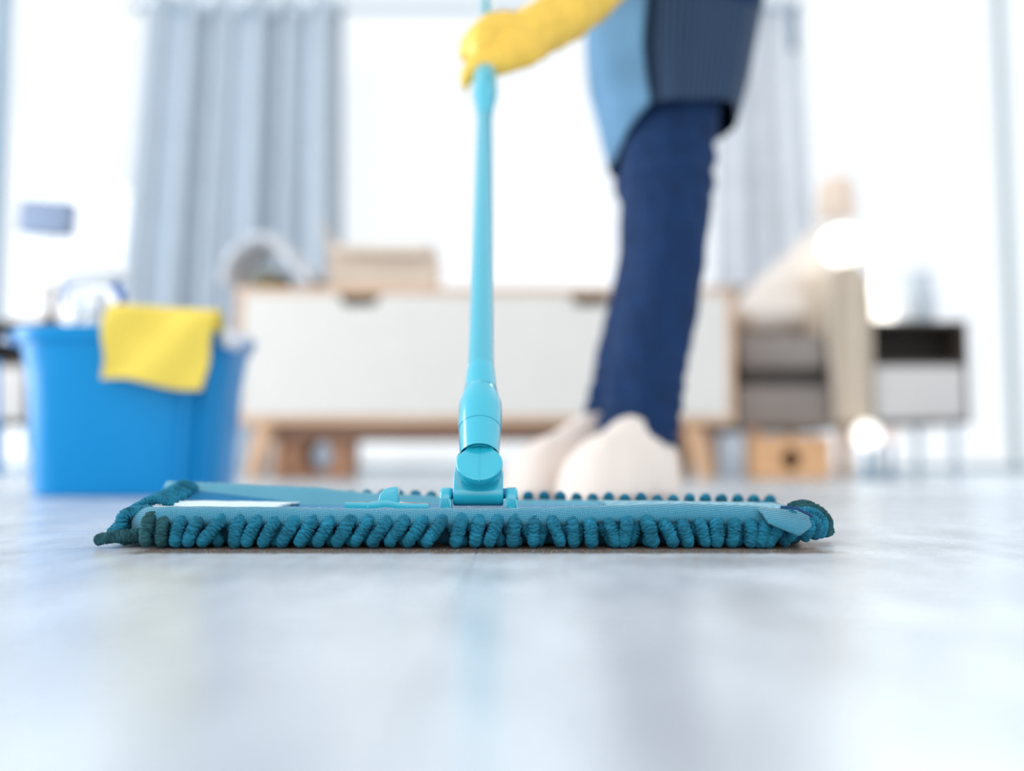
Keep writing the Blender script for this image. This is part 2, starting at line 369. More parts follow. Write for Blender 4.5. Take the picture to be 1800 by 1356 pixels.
# wooden crates with a round hole under the furniture
def crate(label, pxl, pxr, pyt, d, hpx, hpy, hr, open_back, m, dp=.16):
    a, b_, zt_ = X(pxl, d), X(pxr, d), Z(pyt, d); root = empty('wooden_crate', ((a + b_) / 2, d + dp / 2, 0)); tag(root, label, 'crate')
    t = .014; hx, hz = X(hpx, d), Z(hpy, d)
    n = 40
    for yy in ((d, d + t), (d + dp - t, d + dp)) :
        mb = MB(); vs = []; fs = []
        sq = []
        for k in range(n):
            an = 2 * math.pi * (k + .5) / n; c, s_ = math.cos(an), math.sin(an)
            ks = []
            ks.append(((b_ - hx) if c > 0 else (a - hx)) / c if abs(c) > 1e-6 else 9); ks.append(((zt_ - hz) if s_ > 0 else (.003 - hz)) / s_ if abs(s_) > 1e-6 else 9)
            q = min(ks); sq.append((hx + c * q, hz + s_ * q))
        ci = [(hx + hr * math.cos(2 * math.pi * (k + .5) / n), hz + hr * 1.15 * math.sin(2 * math.pi * (k + .5) / n)) for k in range(n)]
        if yy[0] > d and not open_back: ci = [(hx, hz)] * n
        for y_ in yy:
            vs += [(x, y_, z) for x, z in sq] + [(x, y_, z) for x, z in ci]
        for k in range(n):
            k2 = (k + 1) % n
            fs += [(k, k2, n + k2, n + k), (2 * n + k, 3 * n + k, 3 * n + k2, 2 * n + k2), (n + k, n + k2, 3 * n + k2, 3 * n + k), (k, 2 * n + k, 2 * n + k2, k2)]
        mb.add(vs, fs).build('end_panel', m, root, smooth=False)
    for q in ((a, a + t), (b_ - t, b_)): MB().box((q[0], d + t, .003), (q[1], d + dp - t, zt_)).build('side_panel', m, root, smooth=False)
    MB().box((a + t, d + t, .003), (b_ - t, d + dp - t, .012)).build('bottom_board', m, root, smooth=False)
    if not open_back: MB().box((a + t, d + t, zt_ - t), (b_ - t, d + dp - t, zt_)).build('lid', m, root, smooth=False)
crate('reddish brown wooden crate with a pale round hole under the white cabinet', 492, 618, 768, DC + .09, 560, 802, .043, True, wood('brown_crate', (165, 118, 88), (190, 138, 104), .6))
crate('orange wooden crate with a dark round hole under the armchair', 1322, 1458, 768, DC + .02, 1388, 808, .028, False, wood('orange_crate', (208, 158, 112), (222, 172, 126), .6), .12)

# ------------------------------------------------------------------ armchair
DS = 2.95
gs = mat('grey_upholstery', (152, 142, 136), .9, bump=.3, bscale=300)
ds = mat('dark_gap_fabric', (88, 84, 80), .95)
ch = empty('armchair', (X(1400, DS), DS + .35, 0)); tag(ch, 'low grey armchair with a cream throw right of the white cabinet', 'armchair')
xa, xb = X(1300, DS), X(1522, DS)
MB().box((xa, DS + .02, Z(752, DS)), (xb, DS + .7, Z(678, DS)), .012).build('base', gs, ch)
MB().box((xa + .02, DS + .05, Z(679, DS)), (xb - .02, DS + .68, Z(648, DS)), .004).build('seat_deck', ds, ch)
MB().box((xa, DS, Z(648, DS)), (xb - .1, DS + .6, Z(588, DS)), .03).build('seat_cushion', gs, ch)
MB().box((xb - .1, DS, Z(752, DS)), (xb, DS + .7, Z(505, DS)), .04).build('arm', gs, ch)
MB().box((xa, DS + .56, Z(590, DS)), (xb - .02, DS + .72, Z(440, DS)), .05).build('backrest', gs, ch)
for x_ in (xa + .05, xb - .05):
    for y_ in (DS + .06, DS + .64): MB().tube([(x_, y_, Z(752, DS) + .005), (x_, y_, 0)], [.022, .014], 14).build('leg', oakz, ch)
# beige throw over the arm
def thr(u, v):
    y_ = DS - .012 + .50 * u
    a = v * math.pi
    xc = xb - .05
    prof = spline([(xc - .075, 0, Z(600, DS)), (xc - .07, 0, Z(540, DS)), (xc - .05, 0, Z(490, DS)), (xc, 0, Z(470, DS)), (xc + .045, 0, Z(495, DS)), (xc + .055, 0, Z(560, DS)), (xc + .055, 0, Z(650, DS)), (xc + .053, 0, Z(745, DS))], 24)
    p = prof[int(round(v * 24))]
    return (p.x + .006 * math.sin(14 * u + 3 * v), y_, p.z + .004 * math.sin(20 * u))
beige = mat('beige_throw', (200, 184, 166), .95, bump=.4, bscale=120)
o = sheet(thr, 24, 24, .012).build('arm_throw', beige, auto=False); tag(o, 'beige throw draped over the arm of the grey armchair', 'blanket')
fr = MB(); 
def frontdrape(u, v):
    xc = xb - .05; z1 = Z(478 + 12 * math.cos(u * 6.28), DS); z0 = Z(745, DS)
    wd = .062 + .008 * math.sin(v * 5)
    return (xc + (u * 2 - 1) * wd, DS - .018 - .010 * math.sin(u * 11 + v), z1 + (z0 - z1) * v)
sheet(frontdrape, 20, 16, -.008).build('front_fold', beige, o, auto=False)
crm = mat('cream_knit', (224, 214, 205), .95, var=.02, bump=.4, bscale=100)
BL = lambda px, py, dy: P(px, py, DS + dy)
cm = capsules('cream_blanket', [(BL(1318, 552, .20), .060, BL(1362, 528, .25), .095), (BL(1362, 528, .25), .095, BL(1405, 482, .30), .085), (BL(1405, 482, .30), .085, BL(1442, 425, .36), .060), (BL(1330, 560, .15), .050, BL(1415, 552, .18), .060)], [], .012, 10)
o = link('cream_blanket', cm, crm); tag(o, 'heap of cream knitted blanket piled on the armchair seat', 'blanket')

# floor lamp behind chair
lmp = empty('floor_lamp', (X(1478, 3.9), 3.9, 0)); tag(lmp, 'floor lamp with a pale peach shade behind the armchair', 'lamp')
MB().lathe((X(1478, 3.9), 3.9, Z(382, 3.9)), (0, 0, 1), [(0, .08), (Z(316, 3.9) - Z(382, 3.9), .062)], 32, False).build('lamp_shade', mat('peach_shade', (250, 232, 216), .8, transl=.5), lmp)
MB().tube([(X(1478, 3.9), 3.9, .012), (X(1478, 3.9), 3.9, Z(340, 3.9))], .009, 10).build('pole', white, lmp)
MB().lathe((X(1478, 3.9), 3.9, 0), (0, 0, 1), [(0, .12), (.012, .12), (.02, .02)], 32).build('base', white, lmp)

# ------------------------------------------------------------------ side tables
blk = mat('dark_walnut', (70, 60, 54), .5); dk = mat('dark_shelf_back', (58, 52, 48), .7)
gdr = mat('grey_drawer_front', (205, 200, 197), .5, var=.02)
legm = mat('thin_metal_leg', (170, 185, 200), .25, metal=.8)
def side_table(label, pxl, pxr, d):
    a, b_ = X(pxl, d), X(pxr, d); z2, z1, z0 = Z(564, d), Z(636, d), Z(745, d); dp = .36
    root = empty('side_table', ((a + b_) / 2, d + dp / 2, 0)); tag(root, label, 'side table', 'side tables with grey drawers')
    t = .012; c = MB()
    c.box((a, d, z2 - t), (b_, d + dp, z2), .002).box((a, d, z0), (b_, d + dp, z0 + t), .002).box((a, d, z0 + t), (a + t, d + dp, z2 - t)).box((b_ - t, d, z0 + t), (b_, d + dp, z2 - t))
    c.box((a + t, d + .006, z1 - t), (b_ - t, d + dp, z1)).build('body', blk, root)
    MB().box((a + t, d + dp - .2, z1), (b_ - t, d + dp - .19, z2 - t)).build('back_panel', dk, root)
    MB().box((a + t + .002, d + .001, z0 + t + .002), (b_ - t - .002, d + .02, z1 - t - .002), .003).build('drawer', gdr, root)
    for x_ in (a + .03, b_ - .03):
        for y_ in (d + .04, d + dp - .04): MB().tube([(x_, y_, z0), (x_, y_, 0)], .009, 10).build('leg', legm, root)
    return z2
side_table('dark side table with a grey drawer beyond the armchair, beside the window frame', 1530, 1704, 2.95)
side_table('dark side table with a grey drawer cut by the frame behind the blue bucket', -150, 52, 2.75)

# globe lamp, vase on the right table
zt2 = Z(564, 2.95); D2 = 3.08
gl_ = empty('table_lamp', (X(1545, D2), D2, zt2)); tag(gl_, 'glowing white table lamp with a bent neck on the dark side table', 'lamp')
glow = mat('lit_globe', (255, 250, 240), .5, emit=2.2, var=0)
MB().lathe((X(1545, D2), D2, zt2), (0, 0, 1), [(0, .045), (.004, .05), (.06, .05), (.11, .044), (.125, .03), (.13, .008)], 32).build('base', glow, gl_)
MB().tube(spline([(X(1545, D2), D2, zt2 + .12), (X(1548, D2), D2, Z(452, D2)), (X(1530, D2), D2, Z(428, D2)), (X(1505, D2), D2, Z(425, D2))], 14), .012, 12).build('neck', glow, gl_)
MB().ball((X(1487, D2), D2, Z(432, D2)), (.068, .06, .06)).build('globe_shade', glow, gl_)
vz = mat('pale_blue_glass', (228, 236, 244), .1, trans=.35, var=.01)
vo = MB().lathe((X(1617, D2), D2, zt2), (0, 0, 1), [(0, .038), (.004, .046), (.06, .056), (.12, .048), (.15, .040), (.165, .048), (.162, .044), (.15, .037), (.12, .044), (.06, .052), (.01, .042)], 32).build('glass_vase', vz)
tag(vo, 'pale blue glass vase on the dark side table beside the glowing lamp', 'vase')
# glowing globes on stems, added as reflected glints under the side table
for k, (px, r, h, lb) in enumerate(((1522, .040, 765, 'larger white glowing globe on a thin stem, added as a glint under the side table'), (1562, .03, 767, 'smaller pinkish glowing globe on a thin stem, added as a glint under the side table'))):
    dd = 2.88 + k * .12; r0 = empty('glint_stand', (X(px, dd), dd, 0)); tag(r0, lb, 'added glint')
    MB().lathe((X(px, dd), dd, 0), (0, 0, 1), [(0, .032), (.006, .032), (.012, .008), (Z(h, dd) - r, .007)], 24).build('glint_stem', mat('blue_grey_metal', (120, 150, 175), .3, metal=.6), r0)
    MB().ball((X(px, dd), dd, Z(h, dd)), r).build('glint_ball', mat('glint_globe_%d' % k, (255, 252, 244) if k == 0 else (240, 225, 220), .3, emit=1.2 if k == 0 else .4, var=0), r0)

# lamp on the left table
DL = 2.85; lz = Z(562, 2.75)
tl_ = empty('desk_lamp', (X(88, DL), DL, lz)); tag(tl_, 'slim desk lamp with a flat grey rectangular shade behind the bucket', 'lamp')
gsh = mat('grey_shade', (128, 142, 166), .7)
a_, b_ = P(42, 355, DL), P(128, 414, DL)
MB().box((a_.x, DL - .03, b_.z), (b_.x, DL + .03, a_.z), .004, Matrix.Translation(((a_.x + b_.x) / 2, DL, (a_.z + b_.z) / 2)) @ Matrix.Rotation(R(4), 4, 'Y') @ Matrix.Translation((-(a_.x + b_.x) / 2, -DL, -(a_.z + b_.z) / 2))).build('lamp_shade', gsh, tl_)
MB().tube([(X(85, DL), DL, Z(414, DL)), (X(85, DL), DL, lz + .04)], .0035, 8).build('stem', white, tl_)
MB().lathe((X(85, DL), DL, lz), (0, 0, 1), [(0, .045), (.006, .045), (.014, .02), (.05, .012), (.11, .014), (.125, .008)], 24).build('base', mat('brown_metal', (96, 78, 72), .4), tl_)

# ------------------------------------------------------------------ bucket with cloth and bottles
DB = 1.45
blue = mat('blue_bucket_plastic', (0, 136, 200), .3, var=.02, spec=.3)
bk = empty('bucket', (X(240, DB + .12), DB + .13, 0)); tag(bk, 'bright blue plastic bucket holding a spray bottle and yellow cloth', 'bucket')
bc = Vector((X(236, DB + .11), DB + .13, 0)); BZ = Z(572, DB)
def ring(z, hx, hy, e=3.2, n=96, c=bc):
    out = []
    for k in range(n):
        a = 2 * math.pi * k / n; ca, sa = math.cos(a), math.sin(a)
        out.append(Vector((c.x + hx * math.copysign(abs(ca) ** (2 / e), ca), c.y + hy * math.copysign(abs(sa) ** (2 / e), sa), z)))
    return out
prof = [(.004, .132, .100), (.0, .136, .104), (.002, .141, .110), (.012, .143, .113), (BZ * .5, .150, .121), (BZ * .8, .154, .127), (BZ - .022, .157, .130), (BZ - .020, .170, .136), (BZ - .004, .173, .138), (BZ, .171, .137), (BZ - .002, .166, .132), (BZ * .5, .146, .117), (.014, .138, .108), (.010, .10, .08)]
mb = MB().loft([ring(z, a, b) for z, a, b in prof])
mb.build('bucket_body', blue, bk)
# pouring lip and white handle parts
def lip(u, v):
    a = math.pi + (u - .5) * 1.15; e = 3.2; ca, sa = math.cos(a), math.sin(a)
    q = Vector((math.copysign(abs(ca) ** (2 / e), ca), math.copysign(abs(sa) ** (2 / e), sa), 0))
    s_ = math.cos((u - .5) * math.pi); k = v * s_
    return (bc.x + q.x * (.170 + .028 * k), bc.y + q.y * (.136), BZ - .004 + .006 * math.sin(v * 2.6) * s_ - .016 * v * v * s_)
sheet(lip, 30, 8, .003).build('pouring_lip', blue, bk, auto=False)
for sx in (1,):
    MB().box((bc.x + sx * .155, bc.y - .105, BZ - .03), (bc.x + sx * .180, bc.y - .045, BZ - .002), .010).build('handle_lug', mat('white_plastic', (226, 230, 242), .3), bk)
hp = [Vector((bc.x + .172 * math.cos(a) * 1.06, bc.y - .07 + .19 * math.sin(a), BZ - .014 + .012 * math.sin(a))) for a in [math.pi * (k / 30) for k in range(0, 31)]]
MB().tube(hp, .006, 12).build('bail_handle', MATS['white_plastic'], bk)
MB().tube([Vector((bc.x - .15, bc.y - .128, .03)), Vector((bc.x - .158, bc.y - .131, BZ - .05))], .003, 8).build('moulded_rib', blue, bk)
for dx in (.118, .140):
    MB().tube([Vector((bc.x + dx - .012, bc.y - .112 + (dx - .118) * .9, .02)), Vector((bc.x + dx, bc.y - .122 + (dx - .118) * .9, BZ - .03))], .004, 10).build('moulded_rib', blue, bk)
# cloth over the rim
ycl = mat('yellow_microfibre', (240, 212, 92), .9, var=.04, scale=30, bump=.5, bscale=500, sheen=.3)
def cloth(u, v):
    yf = bc.y - .143
    xw0, xw1 = X(187, yf), X(380, yf); xw2, xw3 = X(181, yf), X(360, yf)
    k = max(0, (v - .28) / .72)
    x = (xw0 + (xw1 - xw0) * u) * (1 - k) + (xw2 + (xw3 - xw2) * u) * k
    if v < .28:
        a = v / .28
        y = yf + .028 * (1 - a) ** 1.0; z = BZ + .010 - .008 * a * a + .005
        z -= .03 * max(0, .5 - a) * 2 * (1 - a)
        z += .018 * math.sin(math.pi * min(1, a + .0)) * 0
    else:
        zb0 = Z(667 + 18 * u - 5 * math.sin(u * 6), yf)
        z = (BZ + .007) + (zb0 - BZ - .007) * k; y = yf - .006 * math.sin(k * 2.8) - .0035 * math.sin(u * 9 + k * 5) - .004
    z += (Z(532 + 12 * u, yf) - (BZ + .015)) * max(0, 1 - k * 1.4)
    return (x + .002 * math.sin(k * 9 + 2), y - .003 * math.sin(7 * u + 4 * v), z)
yc = sheet(cloth, 40, 40, .003).build('cleaning_cloth', ycl, auto=False); tag(yc, 'yellow cleaning cloth hung over the rim of the blue bucket', 'cloth')
# spray bottle and second bottle
def spray(label, px, d, pytop, bodym, trigm, s=1.0, flip=1):
    x = X(px, d); zt_ = Z(pytop, d); z0 = .013
    root = empty('spray_bottle', (x, d, z0)); tag(root, label, 'spray bottle')
    h = zt_ - z0; hn = h - .055 * s
    MB().lathe((x, d, z0), (0, 0, 1), [(0, .030 * s), (.004, .034 * s), (hn * .62, .034 * s), (hn * .78, .028 * s), (hn * .92, .014 * s), (hn, .013 * s)], 32, ex=.8).build('bottle', bodym, root)
    MB().lathe((x, d, z0 + hn - .012 * s), (0, 0, 1), [(0, .016 * s), (.02 * s, .016 * s), (.022 * s, .012 * s), (.03 * s, .011 * s)], 24).build('collar', trigm, root)
    hd = MB(); hd.box((x - .045 * s, d - .012 * s, zt_ - .03 * s), (x + .030 * s, d + .012 * s, zt_), .008 * s)
    hd.build('spray_head', trigm, root)
    MB().tube([(x + flip * .022 * s, d, zt_ - .028 * s), (x + flip * .034 * s, d, zt_ - .045 * s), (x + flip * .03 * s, d, zt_ - .07 * s)], [.007 * s, .006 * s, .005 * s], 10).build('trigger', mat('blue_trigger', (40, 110, 190), .4), root)
    MB().lathe((x + flip * .03 * s, d, zt_ - .014 * s), (flip, 0, 0), [(0, .010 * s), (.014 * s, .008 * s)], 16).build('nozzle', trigm, root)
clear = mat('clear_plastic', (238, 244, 248), .2, trans=.4, var=0)
wp = mat('white_trigger_plastic', (238, 240, 242), .3)
spray('clear spray bottle with a white head standing in the blue bucket', 165, DB + .08, 464, clear, wp, 1.15)
spray('white spray bottle standing at the back of the blue bucket', 137, DB + .16, 478, mat('frosted_plastic', (225, 232, 238), .3, trans=.3), wp, .8, -1)

# ------------------------------------------------------------------ mop
HP = P(853, 100, 1.05)                     # where the gloved hand holds the pole
B0 = P(843, 792, .668)                     # lower end of the pole
D = (HP - B0).normalized()
def pole_t(py):
    lo, hi = -.05, 2
    for _ in range(50):
        m_ = (lo + hi) / 2; q = B0 + D * m_; r = q - CAM
        # project
        yy = r.y * math.cos(PITCH) + r.z * math.sin(PITCH); zz = -r.y * math.sin(PITCH) + r.z * math.cos(PITCH)
        py_ = 678 - F * zz / yy
        if py_ > py: lo = m_
        else: hi = m_
    q = B0 + D * lo
    return lo, q.y
mop = empty('mop', (B0.x, .69, 0)); tag(mop, 'turquoise flat mop with a fringed teal pad on the glossy floor', 'mop')
cy = mat('cyan_plastic', (34, 176, 200), .3, var=.02, coat=1)
cy2 = mat('cyan_pole_enamel', (48, 168, 190), .25, var=.02, coat=1)
cy2.node_tree.nodes['Principled BSDF'].inputs['Coat IOR'].default_value = 1.6
cyd = mat('mop_plate_plastic', (34, 120, 168), .45)
def pr(py, half):
    t, d = pole_t(py); return (t, half * d / F)
# coupling (socket) : open sleeve with arch
t0, _ = pole_t(800)
sl = [pr(788, 33), pr(768, 35.5), pr(756, 36.5), pr(750, 36.8)]
mb = MB(); 
outer = [pr(803, 34.5), pr(780, 36), pr(757, 37)]
inner = [(t, r - .0026) for t, r in reversed(outer)]
mb.lathe(B0, D, outer + inner, 56, False); mb.build('socket_collar', cy, mop)
MB().lathe(B0, D, [pr(757, 30), pr(756.5, 37.8), pr(752, 38.2), pr(725, 38.4), pr(712, 37.6), pr(696, 31.5), pr(690, 30.6), pr(689, 29.4)], 56).build('socket', cy, mop)
MB().lathe(B0, D, [pr(691, 28.5), pr(670, 27.2), pr(655, 25.5), pr(650, 24.6), pr(648, 20)], 56).build('socket_neck', cy, mop)
tt, _ = pole_t(650); th_, _ = pole_t(195); rp_ = .0098
MB().lathe(B0, D, [(tt - .01, rp_), (th_ * .5, rp_ * .88), (th_ + .01, rp_ * .76)], 48).build('lower_tube', cy2, mop)
tl1, _ = pole_t(175)
rc = pr(150, 22)[1]
MB().lathe(B0, D, [(th_ - .012, rp_ * .80), (th_ + .004, rp_ * .92), (pole_t(172)[0], rc * .96), (pole_t(165)[0], rc), (pole_t(135)[0], rc), (pole_t(128)[0], rc * .95), (pole_t(120)[0], rp_ * .9)], 40).build('locking_collar', cy, mop)
MB().lathe(B0, D, [(pole_t(130)[0], .0062), (1.02, .0062)], 40).build('upper_tube', cy2, mop)
MB().lathe(B0, D, [(.93, .0092), (.935, .0105), (1.04, .0105), (1.055, .007)], 32).build('end_grip', cy, mop)

# knuckle plate: rounded disc with neck, facing the camera, leaning with the pole
def prism(out, yc_, th, M, bev=.0012):
    bm = bmesh.new(); vs_ = [bm.verts.new((x, -th / 2, z)) for x, z in out]; f = bm.faces.new(vs_)
    e = bmesh.ops.extrude_face_region(bm, geom=[f]); ev = [g for g in e['geom'] if isinstance(g, bmesh.types.BMVert)]
    bmesh.ops.translate(bm, vec=(0, th, 0), verts=ev)
    bmesh.ops.recalc_face_normals(bm, faces=bm.faces)
    if bev:
        ed = [e_ for e_ in bm.edges if abs(e_.verts[0].co.y - e_.verts[1].co.y) < 1e-6]
        bmesh.ops.bevel(bm, geom=ed, offset=bev, segments=3, affect='EDGES', profile=.5)
    bmesh.ops.transform(bm, matrix=M, verts=bm.verts); bm.verts.index_update()
    r = MB().add([v.co.copy() for v in bm.verts], [[v.index for v in f_.verts] for f_ in bm.faces]); bm.free(); return r
kc = P(843, 820, .6555)
out = [(.0153 * math.cos(a), -0 + .0138 * math.sin(a)) for a in [R(128 + k * (284 / 40)) for k in range(41)]] + [(.0095, .0165), (.0098, .0215), (-.0098, .0215), (-.0095, .0165)]
M = Matrix.Translation(kc) @ Matrix.Rotation(R(-36), 4, 'X')
prism(out, 0, .0085, M, .0012).build('knuckle', cy, mop)
MB().tube([kc + M.to_3x3() @ Vector((0, -.0044, -.0152)), kc + M.to_3x3() @ Vector((0, -.0044, .020))], .00035, 6).build('mould_seam', cy, mop)
# yoke: barrel with tongue
yk = P(841, 868, .668)
w2 = 43.5 * .668 / F
out = []
for k in range(21): a = R(-180 + 180 * k / 20); out.append((.0085 * math.cos(a), .0085 * math.sin(a)))
prof2 = [(-.0085, .0), ] 
# side profile in (y,z): rounded barrel bottom, tongue rising behind the knuckle
sp = [(.0085 * math.cos(R(a)), .0082 * math.sin(R(a))) for a in range(-200, 41, 12)] + [(.0075, .014), (.007, .024), (.002, .027), (-.001, .024), (-.002, .012)]
vsx = []
bm = bmesh.new()
vv = [bm.verts.new((-w2, y_, z_)) for y_, z_ in sp]; f = bm.faces.new(vv)
e = bmesh.ops.extrude_face_region(bm, geom=[f]); bmesh.ops.translate(bm, vec=(2 * w2, 0, 0), verts=[g for g in e['geom'] if isinstance(g, bmesh.types.BMVert)])
bmesh.ops.recalc_face_normals(bm, faces=bm.faces)
bmesh.ops.bevel(bm, geom=[e_ for e_ in bm.edges if abs(e_.verts[0].co.x - e_.verts[1].co.x) < 1e-6], offset=.0012, segments=3, affect='EDGES', profile=.5)
for v in bm.verts:
    if v.co.z > .013: v.co.x *= 1 - .16 * ((v.co.z - .013) / .014) ** 1.6
bmesh.ops.transform(bm, matrix=Matrix.Translation(yk), verts=bm.verts); bm.verts.index_update()
MB().add([v.co.copy() for v in bm.verts], [[v.index for v in f_.verts] for f_ in bm.faces]).build('yoke', cy, mop); bm.free()
MB().lathe((X(778, .668), yk.y, yk.z), (1, 0, 0), [(0, .0035), (X(906, .668) - X(778, .668), .0035)], 20).build('hinge_pin', cyd, mop)
for a_, b_ in ((774, 795), (888, 910)):
    xa_, xb_ = X(a_, .664), X(b_, .664); zt_ = Z(857, .66); zb_ = .0205
    pf = [(-.0075, zb_), (.0085, zb_), (.0085, zt_ - .006)] + [(.0005 + .008 * math.cos(R(q)), zt_ - .0075 + .0075 * math.sin(R(q))) for q in range(10, 180, 14)] + [(-.0075, zt_ - .006)]
    bm = bmesh.new(); f = bm.faces.new([bm.verts.new((xa_, .668 + y_, z_)) for y_, z_ in pf])
    e = bmesh.ops.extrude_face_region(bm, geom=[f]); bmesh.ops.translate(bm, vec=(xb_ - xa_, 0, 0), verts=[g for g in e['geom'] if isinstance(g, bmesh.types.BMVert)])
    bmesh.ops.recalc_face_normals(bm, faces=bm.faces)
    bmesh.ops.bevel(bm, geom=[e_ for e_ in bm.edges if abs(e_.verts[0].co.x - e_.verts[1].co.x) < 1e-6], offset=.0024, segments=5, affect='EDGES', profile=.5)
    bm.verts.index_update(); MB().add([v.co.copy() for v in bm.verts], [[v.index for v in f_.verts] for f_ in bm.faces]).build('hinge_lug', cy, mop); bm.free()
MB().box((X(795, .664), .657, .0195), (X(888, .664), .70, .0218), .0006).build('hinge_plate', mat('dark_navy_plastic', (24, 84, 130), .4), mop)
# release lever
lv = MB(); n = 40
bl = []
for k in range(n + 1):
    u = k / n; x = X(613, .66) + (X(757, .66) - X(613, .66)) * u
    zc = .0250 - .0012 * u + .0016 * math.exp(-((u - .5) / .12) ** 2); h_ = .0022 - .0004 * abs(u - .5)
    wdt = .006 + .002 * math.sin(math.pi * u)
    bl.append([Vector((x, .656 + a * wdt, zc + b * h_)) for a, b in ((-1, -1), (-1.05, 0), (-1, 1), (1, 1), (1.05, 0), (1, -1))])
lv.loft(bl).build('release_lever', cy, mop)
kx0, kx1 = X(668, .655), X(702, .655)
kp = [(kx0 - .0015, .0245), (kx0 + .0002, .0285), (kx0 + .0008, .032), (kx0 + .0035, .0350), (kx0 + .0065, .0362), (kx1 - .0015, .0368), (kx1, .0355), (kx1 + .0002, .031), (kx1 + .0004, .0245)]
prism(kp, 0, .009, Matrix.Translation((0, .657, 0)), .001).build('lever_knob', cy, mop)

# canvas pad
def canvas(name, c1, c2, wscale=1500):
    m = bpy.data.materials.new(name); m.use_nodes = True
    N, L = m.node_tree.nodes, m.node_tree.links; b = N['Principled BSDF']; I = b.inputs
    geo = N.new('ShaderNodeTexCoord')
    wv = []
    for ax, rot in (('X', 0), ('Z', 0)):
        mp = N.new('ShaderNodeMapping'); L.new(geo.outputs['Object'], mp.inputs[0])
        mp.inputs['Rotation'].default_value = (0, R(6), 0)
        t = N.new('ShaderNodeTexWave'); t.bands_direction = ax; t.inputs['Scale'].default_value = 290; t.inputs['Distortion'].default_value = 1.2; t.inputs['Detail'].default_value = 2; t.inputs['Detail Scale'].default_value = 3
        L.new(mp.outputs[0], t.inputs['Vector']); wv.append(t)
    mu = N.new('ShaderNodeMath'); mu.operation = 'MULTIPLY'; L.new(wv[0].outputs['Fac'], mu.inputs[0]); L.new(wv[1].outputs['Fac'], mu.inputs[1])
    ad = N.new('ShaderNodeMath'); ad.operation = 'POWER'; ad.inputs[1].default_value = .5; L.new(mu.outputs[0], ad.inputs[0])
    rp = N.new('ShaderNodeValToRGB'); rp.color_ramp.elements[0].color = srgb(c1); rp.color_ramp.elements[1].color = srgb(c2); rp.color_ramp.elements[0].position = .15; rp.color_ramp.elements[1].position = .9
    L.new(ad.outputs[0], rp.inputs[0])
    nt = N.new('ShaderNodeTexNoise'); nt.inputs['Scale'].default_value = 60; nt.inputs['Detail'].default_value = 5; L.new(geo.outputs['Object'], nt.inputs['Vector'])
    mxc = N.new('ShaderNodeMix'); mxc.data_type = 'RGBA'; mxc.blend_type = 'MULTIPLY'; mxc.inputs[0].default_value = .35
    L.new(rp.outputs[0], mxc.inputs[6]); L.new(nt.outputs['Color'], mxc.inputs[7])
    L.new(rp.outputs[0], I['Base Color'])
    bp = N.new('ShaderNodeBump'); bp.inputs['Strength'].default_value = .7; bp.inputs['Distance'].default_value = .0004
    L.new(ad.outputs[0], bp.inputs['Height']); L.new(bp.outputs[0], I['Normal'])
    I['Roughness'].default_value = .9; I['Sheen Weight'].default_value = .25; I['Sheen Roughness'].default_value = .4
    return m
CV = canvas('teal_canvas', (22, 104, 136), (92, 172, 192))
CV3 = canvas('lit_teal_canvas', (196, 222, 230), (240, 246, 248))  # canvas whitened for the strong overhead light on the left pocket
CV2 = canvas('pale_teal_canvas', (66, 146, 172), (134, 194, 210))
YF = .622
FX0, FX1 = X(232, .625), X(1425, .625)
ztf = lambda x: lerp([FX0, X(300, .625), X(500, .625), X(620, .625), X(900, .625), X(1000, .625), X(1200, .625), X(1330, .625), FX1], [.0232, .0241, .0236, .0226, .0228, .0238, .0258, .0245, .0200], x)
def nz(x, s, a, k=0): return a * noise.noise(Vector((x * s, k, 0)))
def front(u, v):
    x = FX0 + (FX1 - FX0) * u; zt_ = ztf(x)
    drop = .0085 + nz(x, 25, .0012) + (.004 * max(0, 1 - (x - FX0) / .03)) + .0012 * max(0, 1 - (FX1 - x) / .12)
    pf = spline([(0, YF + .042, zt_ - .0045), (0, YF + .020, zt_ - .0012), (0, YF + .0075, zt_), (0, YF + .0015, zt_ - .0022), (0, YF - .001, zt_ - .0060), (0, YF, zt_ - drop), (0, YF + .004, zt_ - drop - .0012)], 16)
    p = pf[int(round(v * 16))]
    ends = max(0, 1 - (x - FX0) / .018) ** 2 + max(0, 1 - (FX1 - x) / .014) ** 2
    return (x, p.y + .012 * ends + nz(x, 40, .0008, 3), p.z - .001 * ends + nz(x, 60, .0005, v * 3))
sheet(front, 260, 16, .0011).build('front_pocket', CV, mop, auto=False)
# stitched hem strip
# left and right end pockets (top faces)
def endp(xa_, xb_, z0, z1, yb, k):
    def fn(u, v):
        x = xa_ + (xb_ - xa_) * u; y = YF + .009 + (yb - YF - .009) * v
        z = ztf(x) - .0006 + (z0 + (z1 - z0) * u - ztf(x)) * v + .0012 * math.sin(math.pi * v) + nz(x + v, 45, .0008, k)
        return (x + .0022 * math.sin(v * 40 + k) * (u if k == 1 else 1 - u) ** 8, y, z)
    return fn
sheet(endp(FX0 + .004, X(497, .66), .0262, .0250, .712, 1), 60, 24, .0012).build('end_pocket', CV3, mop, auto=False)
sheet(endp(X(1060, .66), FX1 - .004, .0262, .0245, .712, 2), 60, 24, .0012).build('end_pocket', CV2, mop, auto=False)
